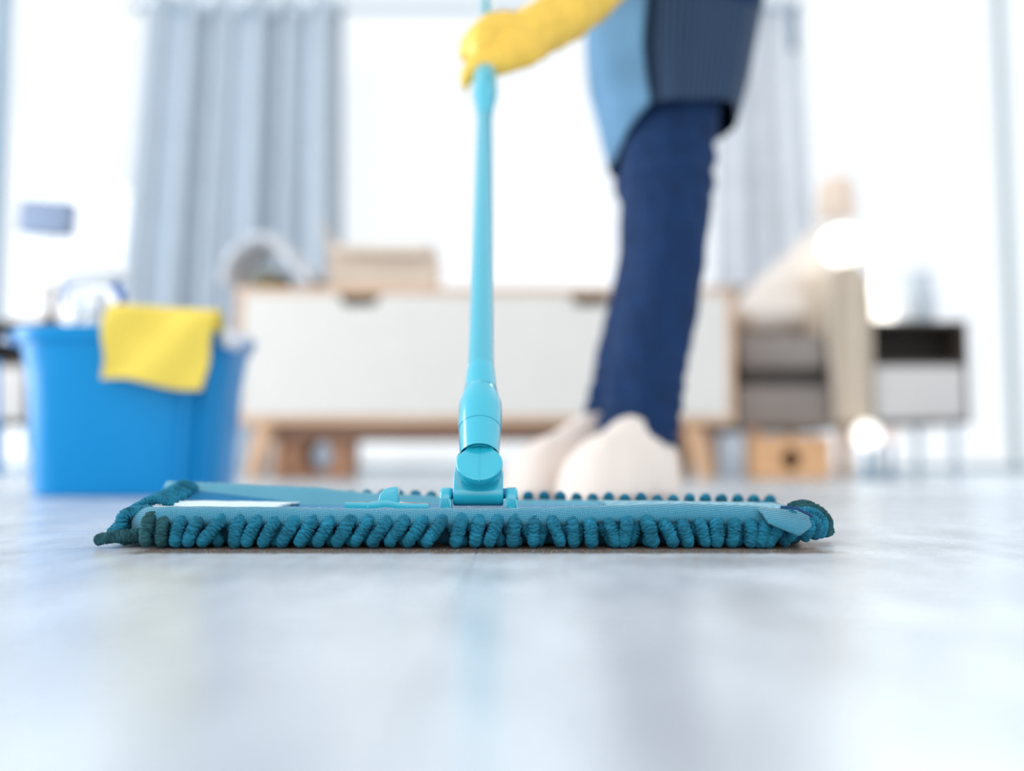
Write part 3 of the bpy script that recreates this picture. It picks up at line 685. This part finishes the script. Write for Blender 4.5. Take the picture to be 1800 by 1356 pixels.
# back band
YB = .770
BX0, BX1 = X(300, YB), X(1352, YB)
def back(u, v):
    x = BX0 + (BX1 - BX0) * u; px = 300 + 1052 * u
    zt_ = Z(lerp([300, 420, 560, 640, 760, 900, 1100, 1200, 1352], [846, 851, 857, 866, 872, 878, 880, 882, 886], px), YB)
    zb_ = Z(lerp([300, 440, 540, 700, 1352], [862, 880, 890, 893, 893], px), YB - .01)
    z = zb_ + (zt_ - zb_) * v
    y = YB - .012 * (1 - v) ** 2 - .004 * math.sin(v * 2.6) + nz(x, 18, .004, 7)
    return (x, y, z + nz(x, 50, .0007, 9) * v)
sheet(back, 200, 8, .0014).build('back_pocket', CV2, mop, auto=False)
def back2(u, v):      # underside of the raised fold, left
    x = BX0 + (X(520, YB) - BX0) * u
    a = Vector(back(u * 220 / 1052, .30 - .2 * u)); b = Vector((x + .012, .735, .0225))
    p = a.lerp(b, v); p.z -= .004 * math.sin(v * math.pi)
    return p
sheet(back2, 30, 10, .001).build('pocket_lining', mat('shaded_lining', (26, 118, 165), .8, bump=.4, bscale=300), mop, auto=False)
# frame plate and the pad's core
MB().box((X(330, .69), .645, .0165), (X(1330, .69), .752, .0205), .0015).build('mop_frame', cyd, mop)
core = MB(); core.box((FX0 + .004, YF + .007, .0015), (FX1 - .006, YB - .004, .0170), .004)
core.build('pad_core', mat('deep_teal_felt', (12, 70, 92), .95, bump=.5, bscale=400), mop)
# folded corner at the right
def corner(u, v):
    a = Vector(P(1338, 897, .612)); b_ = Vector(P(1426, 903, .612)); c = Vector(P(1404, 943, .607)); d_ = Vector(P(1350, 921, .6085)); e_ = Vector(P(1432, 928, .609))
    top = a.lerp(b_, u); bot = d_.lerp(c, u / .7) if u < .7 else c.lerp(e_, (u - .7) / .3)
    p = top.lerp(bot, v); p.y += .010 * (1 - v) ** 2 - .0022 * math.sin(u * 3.1) * math.sin(v * 3) + .009 * u ** 4
    return p
sheet(corner, 30, 16, .0012).build('corner_flap', CV, mop, auto=False)
MB().tube(spline([P(1372, 892, .615), P(1395, 893, .613), P(1412, 900, .613), P(1428, 908, .618)], 12), .0009, 6).build('hem_tape', mat('navy_tape', (20, 62, 108), .8), mop)

# chenille strands
def chen_mat():
    m = mat('teal_chenille', (22, 114, 142), .95, var=.34, scale=90, bump=.9, bscale=1400, sheen=.8)
    return m
CH = chen_mat(); CHD = mat('dirty_chenille', (34, 84, 92), .95, var=.3, scale=120, bump=.9, bscale=1400, sheen=.3)
cnt = 0
def strand(pts, r0=.0036, m=None, rings=60, seg=16, amp=.30, nr=12):
    global cnt; cnt += 1
    rnd = random.Random(cnt * 7 + 1); sd = rnd.uniform(0, 50)
    ps = spline(pts, rings); L_ = sum((ps[i + 1] - ps[i]).length for i in range(rings)); k_ = L_ / .0036
    mb = MB(); rg = []; u = None
    for i, p in enumerate(ps):
        t = (ps[min(i + 1, rings)] - ps[max(i - 1, 0)]).normalized()
        if u is None:
            u = Vector((1, 0, 0)) - t * t.x
            u = u.normalized() if u.length > .1 else t.orthogonal().normalized()
        else: u = (u - t * u.dot(t)).normalized()
        v = t.cross(u); s = i / rings
        cap = math.sqrt(max(.02, 1 - max(0, (s - .90) / .10) ** 2)) * (math.sqrt(max(.05, 1 - max(0, (.06 - s) / .06) ** 2)))
        row = []
        for j in range(seg):
            a = 2 * math.pi * j / seg
            wv = math.sin(2 * math.pi * s * k_ + 2.4 * noise.noise(Vector((math.cos(a) * 1.3, math.sin(a) * 1.3, s * 5 + sd))) * 2)
            wv = (1 - abs(wv)) ** 2 * 2 - .5
            q = r0 * cap * (1 - amp * wv * (1.0 if s < .7 else .5) + .16 * noise.noise(Vector((math.cos(a) * 1.5 + sd, math.sin(a) * 1.5, s * 9))))
            row.append(p + (u * math.cos(a) + v * math.sin(a)) * q)
        rg.append(row)
    mb.loft(rg)
    return mb.build('chenille_strand', m or CH, mop, auto=False)
rnd = random.Random(3)
def hang(x, y, ztop, lean, nx=0, ny=-1, bulge=.005, r0=.0036, m=None, foot=None, deep=.006):
    """strand that comes out from under the canvas, bends over and reaches the floor"""
    N_ = Vector((nx, ny, 0)).normalized(); T = Vector((-N_.y, N_.x, 0))
    if T.x < 0: T = -T
    o = Vector((x, y, 0)); q = lambda out, l, z: o + N_ * out + T * l + Vector((0, 0, z))
    r = r0; fz = r * 1.0
    f_ = foot or 0
    return strand([q(-deep, 0, ztop - .0035), q(-.001, 0, ztop - .0012), q(bulge * .75, lean * .12, ztop - .0030), q(bulge, lean * .5, ztop * .55), q(bulge + f_ * .5, lean * .9, ztop * .28), q(bulge * .55 + f_, lean, fz)], r0, m)
# front row: tops as in the photo, leaning left on the left and upright on the right
tops = [(268, -4, 898), (292, 0, 906), (322, -6, 903), (352, -14, 905), (392, -30, 905), (424, -6, 904), (455, -16, 905), (486, -18, 906), (520, -20, 906), (552, -20, 906), (583, -20, 906), (618, -22, 906), (650, -22, 905), (682, -24, 905), (713, -26, 905), (745, -26, 905), (778, -26, 905), (812, -10, 905), (842, -6, 905), (876, -16, 906), (905, -4, 906), (939, -2, 906), (970, 14, 905), (1005, 2, 907), (1036, 2, 907), (1069, 10, 906), (1101, -8, 906), (1135, 10, 906), (1166, 14, 908), (1198, 8, 908), (1228, 8, 908), (1256, 0, 908), (1288, -6, 908), (1316, -2, 909), (1342, -12, 910), (1364, -20, 913)]
for px, ln, py in tops:
    zt_ = Z(py + 8, YF - .004) + rnd.uniform(-.0006, .0006)
    hang(X(px, YF - .004), YF + .001, zt_, ln / 2830, bulge=.0062 + rnd.uniform(-.0006, .0008), r0=.0036 + rnd.uniform(-.0002, .00035), m=CHD if px < 300 else None)
# second row behind, leaning the other way
for i in range(len(tops) - 1):
    px = (tops[i][0] + tops[i + 1][0]) / 2
    hang(X(px, YF + .004) + rnd.uniform(-.001, .001), YF + .0085, .0165, .007 * rnd.choice((1, 1, -.6)), bulge=.0055, r0=.0036)
# left end: strands fan out to the left
LX = FX0
for k, (px, py, ex, ey, m_) in enumerate(((222, 942, 165, 957, CHD), (240, 944, 212, 956, CHD), (245, 934, 228, 956, CHD), (222, 918, 192, 942, None), (238, 912, 205, 950, CHD))):
    d_ = .622 + .006 * k
    a = P(px, py, d_); e_ = P(ex, min(ey, 954), d_); e_.z = max(e_.z, .0042 if k == 0 else .0036)
    strand([a + Vector((.012, .008, 0)), a, a.lerp(e_, .5) + Vector((0, 0, .0006)), e_], .0036, m_)
for i in range(14):
    t = i / 13; y_ = YF + .012 + (YB - YF - .014) * t
    xe = FX0 + (BX0 - FX0 + .004) * t
    zt_ = .0225 + .0045 * t ** 1.5
    hang(xe + .004, y_, zt_, rnd.uniform(-.006, .006), nx=-1, ny=-.25 + rnd.uniform(-.2, .2), bulge=.009 + .003 * rnd.random(), r0=.0038)
    if i > 1 and i % 2 == 0: strand([Vector((xe + .022, y_ + rnd.uniform(-.004, .004), zt_ + .002 + .004 * t)), Vector((xe + .010, y_, zt_ + .005 + .005 * t)), Vector((xe - .002, y_ - .003, zt_ + .003 * t)), Vector((xe - .009, y_ - .007, zt_ - .006 + .002 * t))], .0029)
    if i % 2: hang(xe + .002, y_ + .004, .014, rnd.uniform(-.006, .006), nx=-1, ny=rnd.uniform(-.5, .3), bulge=.012, r0=.0036, m=CHD if i < 5 else None)
# right end
for k, (px, py, ex, ey) in enumerate(((1385, 905, 1384, 955), (1412, 920, 1408, 955), (1420, 914, 1427, 954), (1424, 902, 1440, 952), (1428, 896, 1452, 950), (1418, 890, 1458, 948))):
    d_ = .624 + .008 * k
    a = P(px, py, d_); e_ = P(ex, ey, d_); e_.z = max(.0038, e_.z)
    strand([a + Vector((-.012, .004, -.002)), a, a.lerp(e_, .5) + Vector((.004, -.002, .002)), e_], .0037, CHD if k > 3 else None)
for i in range(13):
    t = i / 12; y_ = YF + .05 + (YB - YF - .052) * t; xe = FX1 + (BX1 - FX1) * t
    hang(xe - .006, y_, .0205, rnd.uniform(-.005, .005), nx=1, ny=rnd.uniform(-.3, .3), bulge=.008, r0=.0037)
# back row: tops stand above the back pocket
for i in range(37):
    px = 340 + 28 * i
    zz = Z(lerp([300, 600, 660, 760, 900, 1350], [868, 868, 866, 868, 869, 876], px), YB + .008)
    hang(X(px, YB + .008), YB + .005, zz + rnd.uniform(-.0010, .0004), rnd.uniform(-.004, .004), nx=0, ny=1, bulge=.006, r0=.0036, deep=.004)
# loose lint fibres on the canvas edges
lf = MB()
for i in range(420):
    x = rnd.uniform(FX0, FX1); which = rnd.random()
    if which < .6: y_ = YF + rnd.uniform(.004, .03); z_ = ztf(x) - .0004
    else:
        u = rnd.random(); q = back(u, 1.0); x, y_, z_ = q
    p = Vector((x, y_, z_)); pts = [p]
    dr = Vector((rnd.uniform(-1, 1), rnd.uniform(-.6, .6), rnd.uniform(.2, 1))).normalized()
    for k in range(4):
        dr = (dr + Vector((rnd.uniform(-.6, .6), rnd.uniform(-.6, .6), rnd.uniform(-.6, .4)))).normalized(); p = p + dr * rnd.uniform(.0004, .0011); pts.append(p)
    lf.tube(pts, .00007, 3)
o = lf.build('lint_fibres', mat('pale_lint', (190, 222, 232), .9), mop, auto=False); o['kind'] = 'stuff'
# crumbs of dust on the wet floor in front of the pad
du = MB()
for i in range(520):
    x = rnd.uniform(-.27, .22); y_ = YF - .012 - abs(rnd.gauss(0, .014)) - .002
    s = rnd.uniform(.00008, .0002); du.ball((x, y_, s * .6), s, 1)
o = du.build('floor_dust', mat('sand_dust', (205, 192, 170), .7)); tag(o, 'fine pale dust on the floor in front of the mop pad', 'dust', kind='stuff')

# ------------------------------------------------------------------ person
skin = mat('skin', (214, 168, 142), .5, sss=.1)
per = empty('person', (.24, 1.42, 0)); tag(per, 'person in navy jeans, striped apron, yellow gloves and cream slippers holding the mop', 'person')
DP = 1.38
wr = P(968, 42, 1.07)          # lower wrist
el = P(1120, -110, 1.20)
sh = Vector((.10, 1.16, .98)); sh2 = Vector((.12, 1.50, 1.04))
hip = Vector((.27, 1.45, .84)); pel = hip
neck = Vector((.02, 1.30, 1.10)); head = Vector((-.06, 1.26, 1.20))
TT = .86; U2 = B0 + D * TT      # upper grip
wr2 = U2 + Vector((.075, .03, .045)); el2 = Vector((.28, 1.56, .86))
kn1, an1 = P(1172, 285, DP), P(1122, 790, DP)
kn2, an2 = P(1150, 290, DP + .13), P(1074, 795, DP + .13)
hj1, hj2 = Vector((.275, 1.36, .80)), Vector((.265, 1.52, .80))
segs = [(hj1, .066, kn1, .040), (kn1, .040, an1, .030), (an1, .032, an1 + Vector((-.07, -.05, -.035)), .026),
        (hj2, .066, kn2, .038), (kn2, .036, an2, .026), (an2, .032, an2 + Vector((-.08, -.03, -.035)), .026),
        (hip, .10, (.24, 1.42, .92), .095), ((.24, 1.42, .92), .095, (.12, 1.36, 1.02), .115), (sh, .05, sh2, .05), (neck + Vector((.05, .02, -.04)), .05, neck, .045), (neck, .045, head, .05),
        (sh, .045, el, .035), (el, .035, wr, .024), (sh2, .045, el2, .036), (el2, .036, wr2, .025), (wr2, .024, U2 + Vector((.03, .01, .02)), .02), (wr, .024, wr + (HP - wr) * .45, .02)]
balls = [(head + Vector((-.01, -.005, .01)), (.082, .072, .10)), (head + Vector((-.085, -.015, -.005)), (.014, .012, .018)), (head + Vector((-.05, -.01, -.06)), (.045, .045, .04)), (head + Vector((.0, -.074, -.002)), (.018, .009, .026)), (head + Vector((.0, .07, -.002)), (.018, .009, .026))]
link('body', capsules('body', segs, balls, .008, 6), skin, per)
MB().ball(head + Vector((.018, 0, .03)), (.088, .084, .092)).ball(head + Vector((.09, 0, .0)), (.045, .045, .05)).build('hair', mat('dark_hair', (52, 38, 30), .6, bump=.6, bscale=200), per)
for sy in (-1, 1):
    ey = MB().ball(head + Vector((-.077, sy * .028 - .008, .018)), .011).build('eye', mat('eye_white', (235, 232, 228), .2), per)
    MB().ball(head + Vector((-.085, sy * .028 - .008, .018)), .0055, 2).build('iris', mat('brown_iris', (70, 45, 30), .2), ey)
MB().ball(head + Vector((-.09, -.012, -.045)), (.006, .02, .006)).build('mouth', mat('lips', (176, 96, 90), .5), per)
shirt = mat('navy_knit', (36, 60, 96), .9, bump=.3, bscale=300)
link('shirt', capsules('shirt', [((.245, 1.42, .90), .122, (.12, 1.36, 1.02), .130), (sh, .062, sh2, .062), (sh, .056, sh.lerp(el, .5), .048), (sh2, .056, sh2.lerp(el2, .6), .048)], [], .01, 8), shirt, per)

# jeans: each leg lofted with folds
def denim():
    m = mat('navy_denim', (6, 44, 86), .9, var=.22, scale=40, bump=.5, bscale=900, sheen=.05)
    return m
DN = denim()
def leg(rows, d, dd, seed, top=None):
    """rows: (py, xl, xr) silhouette in the photo at distance d; dd = depth ratio"""
    pts = []
    rings = []
    n = 56; M_ = 90
    ys = [r[0] for r in rows]
    for i in range(M_ + 1):
        py = ys[0] + (ys[-1] - ys[0]) * i / M_
        xl_, xr_ = lerp(ys, [r[1] for r in rows], py), lerp(ys, [r[2] for r in rows], py)
        c = P((xl_ + xr_) / 2, py, d); hw = (xr_ - xl_) / 2 * d / F
        row = []
        for j in range(n):
            a = 2 * math.pi * j / n; ca, sa = math.cos(a), math.sin(a)
            w_ = .0045 * noise.noise(Vector((ca * 1.2 + seed, sa * 1.2, c.z * 26 + 4 * ca))) + .0035 * noise.noise(Vector((ca * 3 + seed, sa * 3, c.z * 11)))
            low = max(0, (py - 560) / 200); w_ += .004 * low * math.sin(c.z * 230 + 2.5 * ca + 3 * noise.noise(Vector((ca, sa, c.z * 8))))
            kne = math.exp(-((py - 300) / 60) ** 2); w_ += .003 * kne * math.sin(c.z * 190 + 3 * sa)
            q = 1 + w_ / .07
            z_ = c.z + (.020 * (-ca) * .5 if i > M_ - 12 else 0) * ((i - M_ + 12) / 12 if i > M_ - 12 else 0)
            row.append(Vector((c.x + hw * q * ca, d + hw * dd * q * sa, z_)))
        rings.append(row)
    return MB().loft(rings)
l1 = leg([(-140, 1150, 1345), (60, 1120, 1300), (200, 1098, 1266), (260, 1090, 1257), (364, 1094, 1250), (455, 1096, 1243), (558, 1084, 1226), (650, 1068, 1205), (714, 1060, 1196), (774, 1052, 1190)], DP, 1.0, 0)
l1.build('jeans_leg', DN, per, auto=False)
l2 = leg([(-140, 1140, 1330), (60, 1110, 1270), (200, 1085, 1240), (290, 1076, 1222), (364, 1088, 1212), (455, 1086, 1200), (558, 1064, 1176), (650, 1045, 1150), (714, 1030, 1135), (750, 1024, 1130)], DP + .13, 1.0, 5)
l2.build('jeans_leg', DN, per, auto=False)
seat = capsules('jeans_seat', [(hj1 + Vector((.0, 0, -.05)), .096, hip + Vector((0, -.03, .05)), .12), (hj2 + Vector((0, 0, -.05)), .094, hip + Vector((0, .03, .05)), .12)], [], .012, 6)
link('jeans_seat', seat, DN, per)

# apron front (light denim) and striped tunic
def pinstripe():
    m = bpy.data.materials.new('navy_pinstripe'); m.use_nodes = True
    N, L = m.node_tree.nodes, m.node_tree.links; b = N['Principled BSDF']
    uv = N.new('ShaderNodeAttribute'); uv.attribute_name = 'st'
    wv = N.new('ShaderNodeTexWave'); wv.bands_direction = 'X'; wv.inputs['Scale'].default_value = .25
    L.new(uv.outputs['Vector'], wv.inputs['Vector'])
    rp = N.new('ShaderNodeValToRGB'); rp.color_ramp.elements[0].position = .80; rp.color_ramp.elements[1].position = .93
    rp.color_ramp.elements[0].color = srgb((10, 40, 72)); rp.color_ramp.elements[1].color = srgb((66, 88, 114))
    L.new(wv.outputs['Fac'], rp.inputs[0]); L.new(rp.outputs[0], b.inputs['Base Color']); b.inputs['Roughness'].default_value = .85
    return m
GZ = [Z(214, DP), Z(120, DP), Z(0, DP), .80, .90, .97]
GXL = [X(1076, DP), X(1058, DP), X(1053, DP), .12, .105, .13]
GXR = [X(1310, DP), X(1338, DP), X(1364, DP), .385, .37, .35]
def gar(a, z, grow=0):
    cl, cr = lerp(GZ, GXL, z), lerp(GZ, GXR, z); cx = (cl + cr) / 2; hw = (cr - cl) / 2 + grow
    f_ = 1 + .025 * math.sin(7 * a + 1) * (1 if z < .75 else .3)
    return Vector((cx + hw * math.cos(a) * f_, DP + .055 + (.145 + grow) * math.sin(a) * f_, z))
rings = []
NZ = 40; NA = 96
hemz = lambda a: Z(214, DP) + .012 * max(0, math.cos(a)) + .0015 * math.sin(5 * a)
for i in range(NZ + 1):
    row = [gar(2 * math.pi * j / NA, hemz(2 * math.pi * j / NA) + (.97 - hemz(2 * math.pi * j / NA)) * i / NZ) for j in range(NA)]
    rings.append(row)
mbt = MB().loft(rings, True, False)
tun = mbt.build('tunic', pinstripe(), per, auto=False)
at = tun.data.attributes.new('st', 'FLOAT_VECTOR', 'POINT')
for i in range(NZ + 1):
    for j in range(NA): at.data[i * NA + j].vector = (j * 1.0, 0, 0)
def apr(u, v):
    a = R(120) + R(122) * u                       # from the far side round the front to the camera side
    k = (1 - math.sin(math.pi * u)) 
    zb_ = Z(262, DP) - .0 + (Z(214, DP) - Z(262, DP)) * max(0, (u - .72) / .28) ** 1.0
    z = zb_ + (.93 - zb_) * v
    p = gar(a, max(z, Z(214, DP)), .009 + .003 * math.sin(9 * u)); p.z = z
    if z < Z(214, DP): p.x += (Z(214, DP) - z) * .25
    p.x += .004 * math.sin(v * 9 + u * 3)
    return p
sheet(apr, 40, 40, .002).build('apron', mat('light_denim', (96, 138, 170), .85, var=.14, scale=14, bump=.3, bscale=600), per, auto=False)

# slippers
fz = mat('cream_plush', (240, 226, 216), .95, var=.03, bump=.6, bscale=260, sheen=.4)
def slipper(heel, toe, w_, h_):
    heel, toe = Vector(heel), Vector(toe); ax = (toe - heel).normalized(); sd = Vector((-ax.y, ax.x, 0)); L_ = (toe - heel).length
    rings = []
    n = 36; M_ = 40
    for i in range(M_ + 1):
        s = i / M_
        wd = w_ * lerp([0, .05, .15, .4, .7, .88, .96, 1], [.25, .62, .82, .86, 1, .86, .6, .15], s)
        ht = h_ * lerp([0, .06, .2, .38, .6, .8, .93, 1], [.55, .92, 1.0, .97, .74, .60, .42, .12], s)
        row = []
        for j in range(n):
            a = 2 * math.pi * j / n; ca, sa = math.cos(a), math.sin(a)
            up = ht * (max(0, sa)) ** .8 if sa > 0 else 0
            q = .002 * noise.noise(Vector((ca * 3, sa * 3, s * 9)))
            wq = wd * (math.copysign(abs(ca) ** .75, ca)) * (1 - .22 * max(0, sa))
            row.append(heel + ax * (L_ * s) + sd * (wq + q) + Vector((0, 0, .012 + up + q if sa >= 0 else .012 + .010 * sa)))
        rings.append(row)
    return MB().loft(rings)
s1 = slipper((X(1178, DP - .02), DP + .02, 0), (X(1002, DP - .13), DP - .125, 0), .052, .112)
s2 = slipper((X(1100, DP + .1), DP + .12, 0), (X(893, DP), DP - .01, 0), .048, .112)
for s_ in (s1, s2): s_.build('slipper', fz, per, auto=False)

# gloves
yg = mat('yellow_rubber', (240, 196, 78), .42, var=.08, scale=40, bump=.5, bscale=45)
def hand(pt, scale=1.0):
    pass
g = lambda px, py, dy=0: P(px, py, 1.05 + dy)
S_ = []
# cuff and palm
S_ += [(g(968, 42, .03), .0285, g(995, 18, .045), .0365), (g(1004, 12, .045), .0345, g(1018, 0, .055), .0330), (g(1018, 0, .055), .033, g(1030, -10, .06), .037), (g(1030, -10, .06), .036, g(1090, -75, .11), .041), (g(1090, -75, .11), .041, el, .046)]
S_ += [(g(968, 42, .03), .031, g(925, 62, .01), .029), (g(925, 62, .01), .028, g(900, 58, .0), .022), (g(940, 74, .01), .022, g(890, 92, -.012), .020)]
# fingers: index to little, wrapping the far side of the pole
fing = [((892, 68), (846, 80), (822, 93), .0112), ((892, 56), (846, 66), (826, 77), .0114), ((890, 46), (850, 53), (836, 62), .0112), ((888, 38), (862, 40), (850, 47), .0102)]
for (a, b, c, r) in fing:
    p0, p1, p2 = g(a[0], a[1], -.008), g(b[0], b[1], -.022), g(c[0], c[1], -.006)
    p3 = g(c[0] + 6, c[1] + 4, .018); p4 = g(c[0] + 30, c[1] + 6, .028)
    S_ += [(p0, r * 1.25, p1, r * 1.08), (p1, r * 1.08, p2, r), (p2, r, p3, r * .95), (p3, r * .95, p4, r * .85)]
# thumb, pointing down along the near side with a limp rubber tip
S_ += [(g(925, 90, -.004), .018, g(878, 108, -.020), .0155), (g(878, 108, -.020), .0150, g(838, 116, -.024), .0130), (g(838, 116, -.024), .0125, g(821, 133, -.022), .0085), (g(821, 133, -.022), .008, g(817, 150, -.020), .0045), (g(817, 150, -.020), .0045, g(817, 162, -.019), .0026), (g(821, 132, -.022), .006, g(810, 139, -.02), .003)]
link('rubber_glove', capsules('rubber_glove', S_, [], .0030, 2), yg, per)
# upper hand
dx = Vector((1, 0, 0)); back_ = D.cross(dx).normalized()
S2 = [(wr2 + Vector((.06, .03, .02)), .034, wr2, .030), (wr2, .030, U2 + Vector((.035, .006, .012)), .027)]
for k in range(4):
    c = U2 + D * (-.030 + .020 * k)
    ang = [R(x_) for x_ in (10, 70, 135, 200, 255)]
    pp = [c + (dx * math.cos(a) + back_ * math.sin(a)) * (.022 if i else .034) for i, a in enumerate(ang)]
    r = [.0125, .013, .0128, .0115][k]
    for i in range(4): S2.append((pp[i], r * (1.1 - .05 * i), pp[i + 1], r * (1.05 - .05 * i)))
S2 += [(U2 + Vector((.03, 0, 0)) - D * .01, .016, U2 + back_ * -.024 - D * .035 + dx * .01, .013), (U2 + back_ * -.024 - D * .035 + dx * .01, .013, U2 + back_ * -.022 - D * .055 - dx * .012, .010)]
link('rubber_glove', capsules('rubber_glove', S2, [], .0045, 4), yg, per)
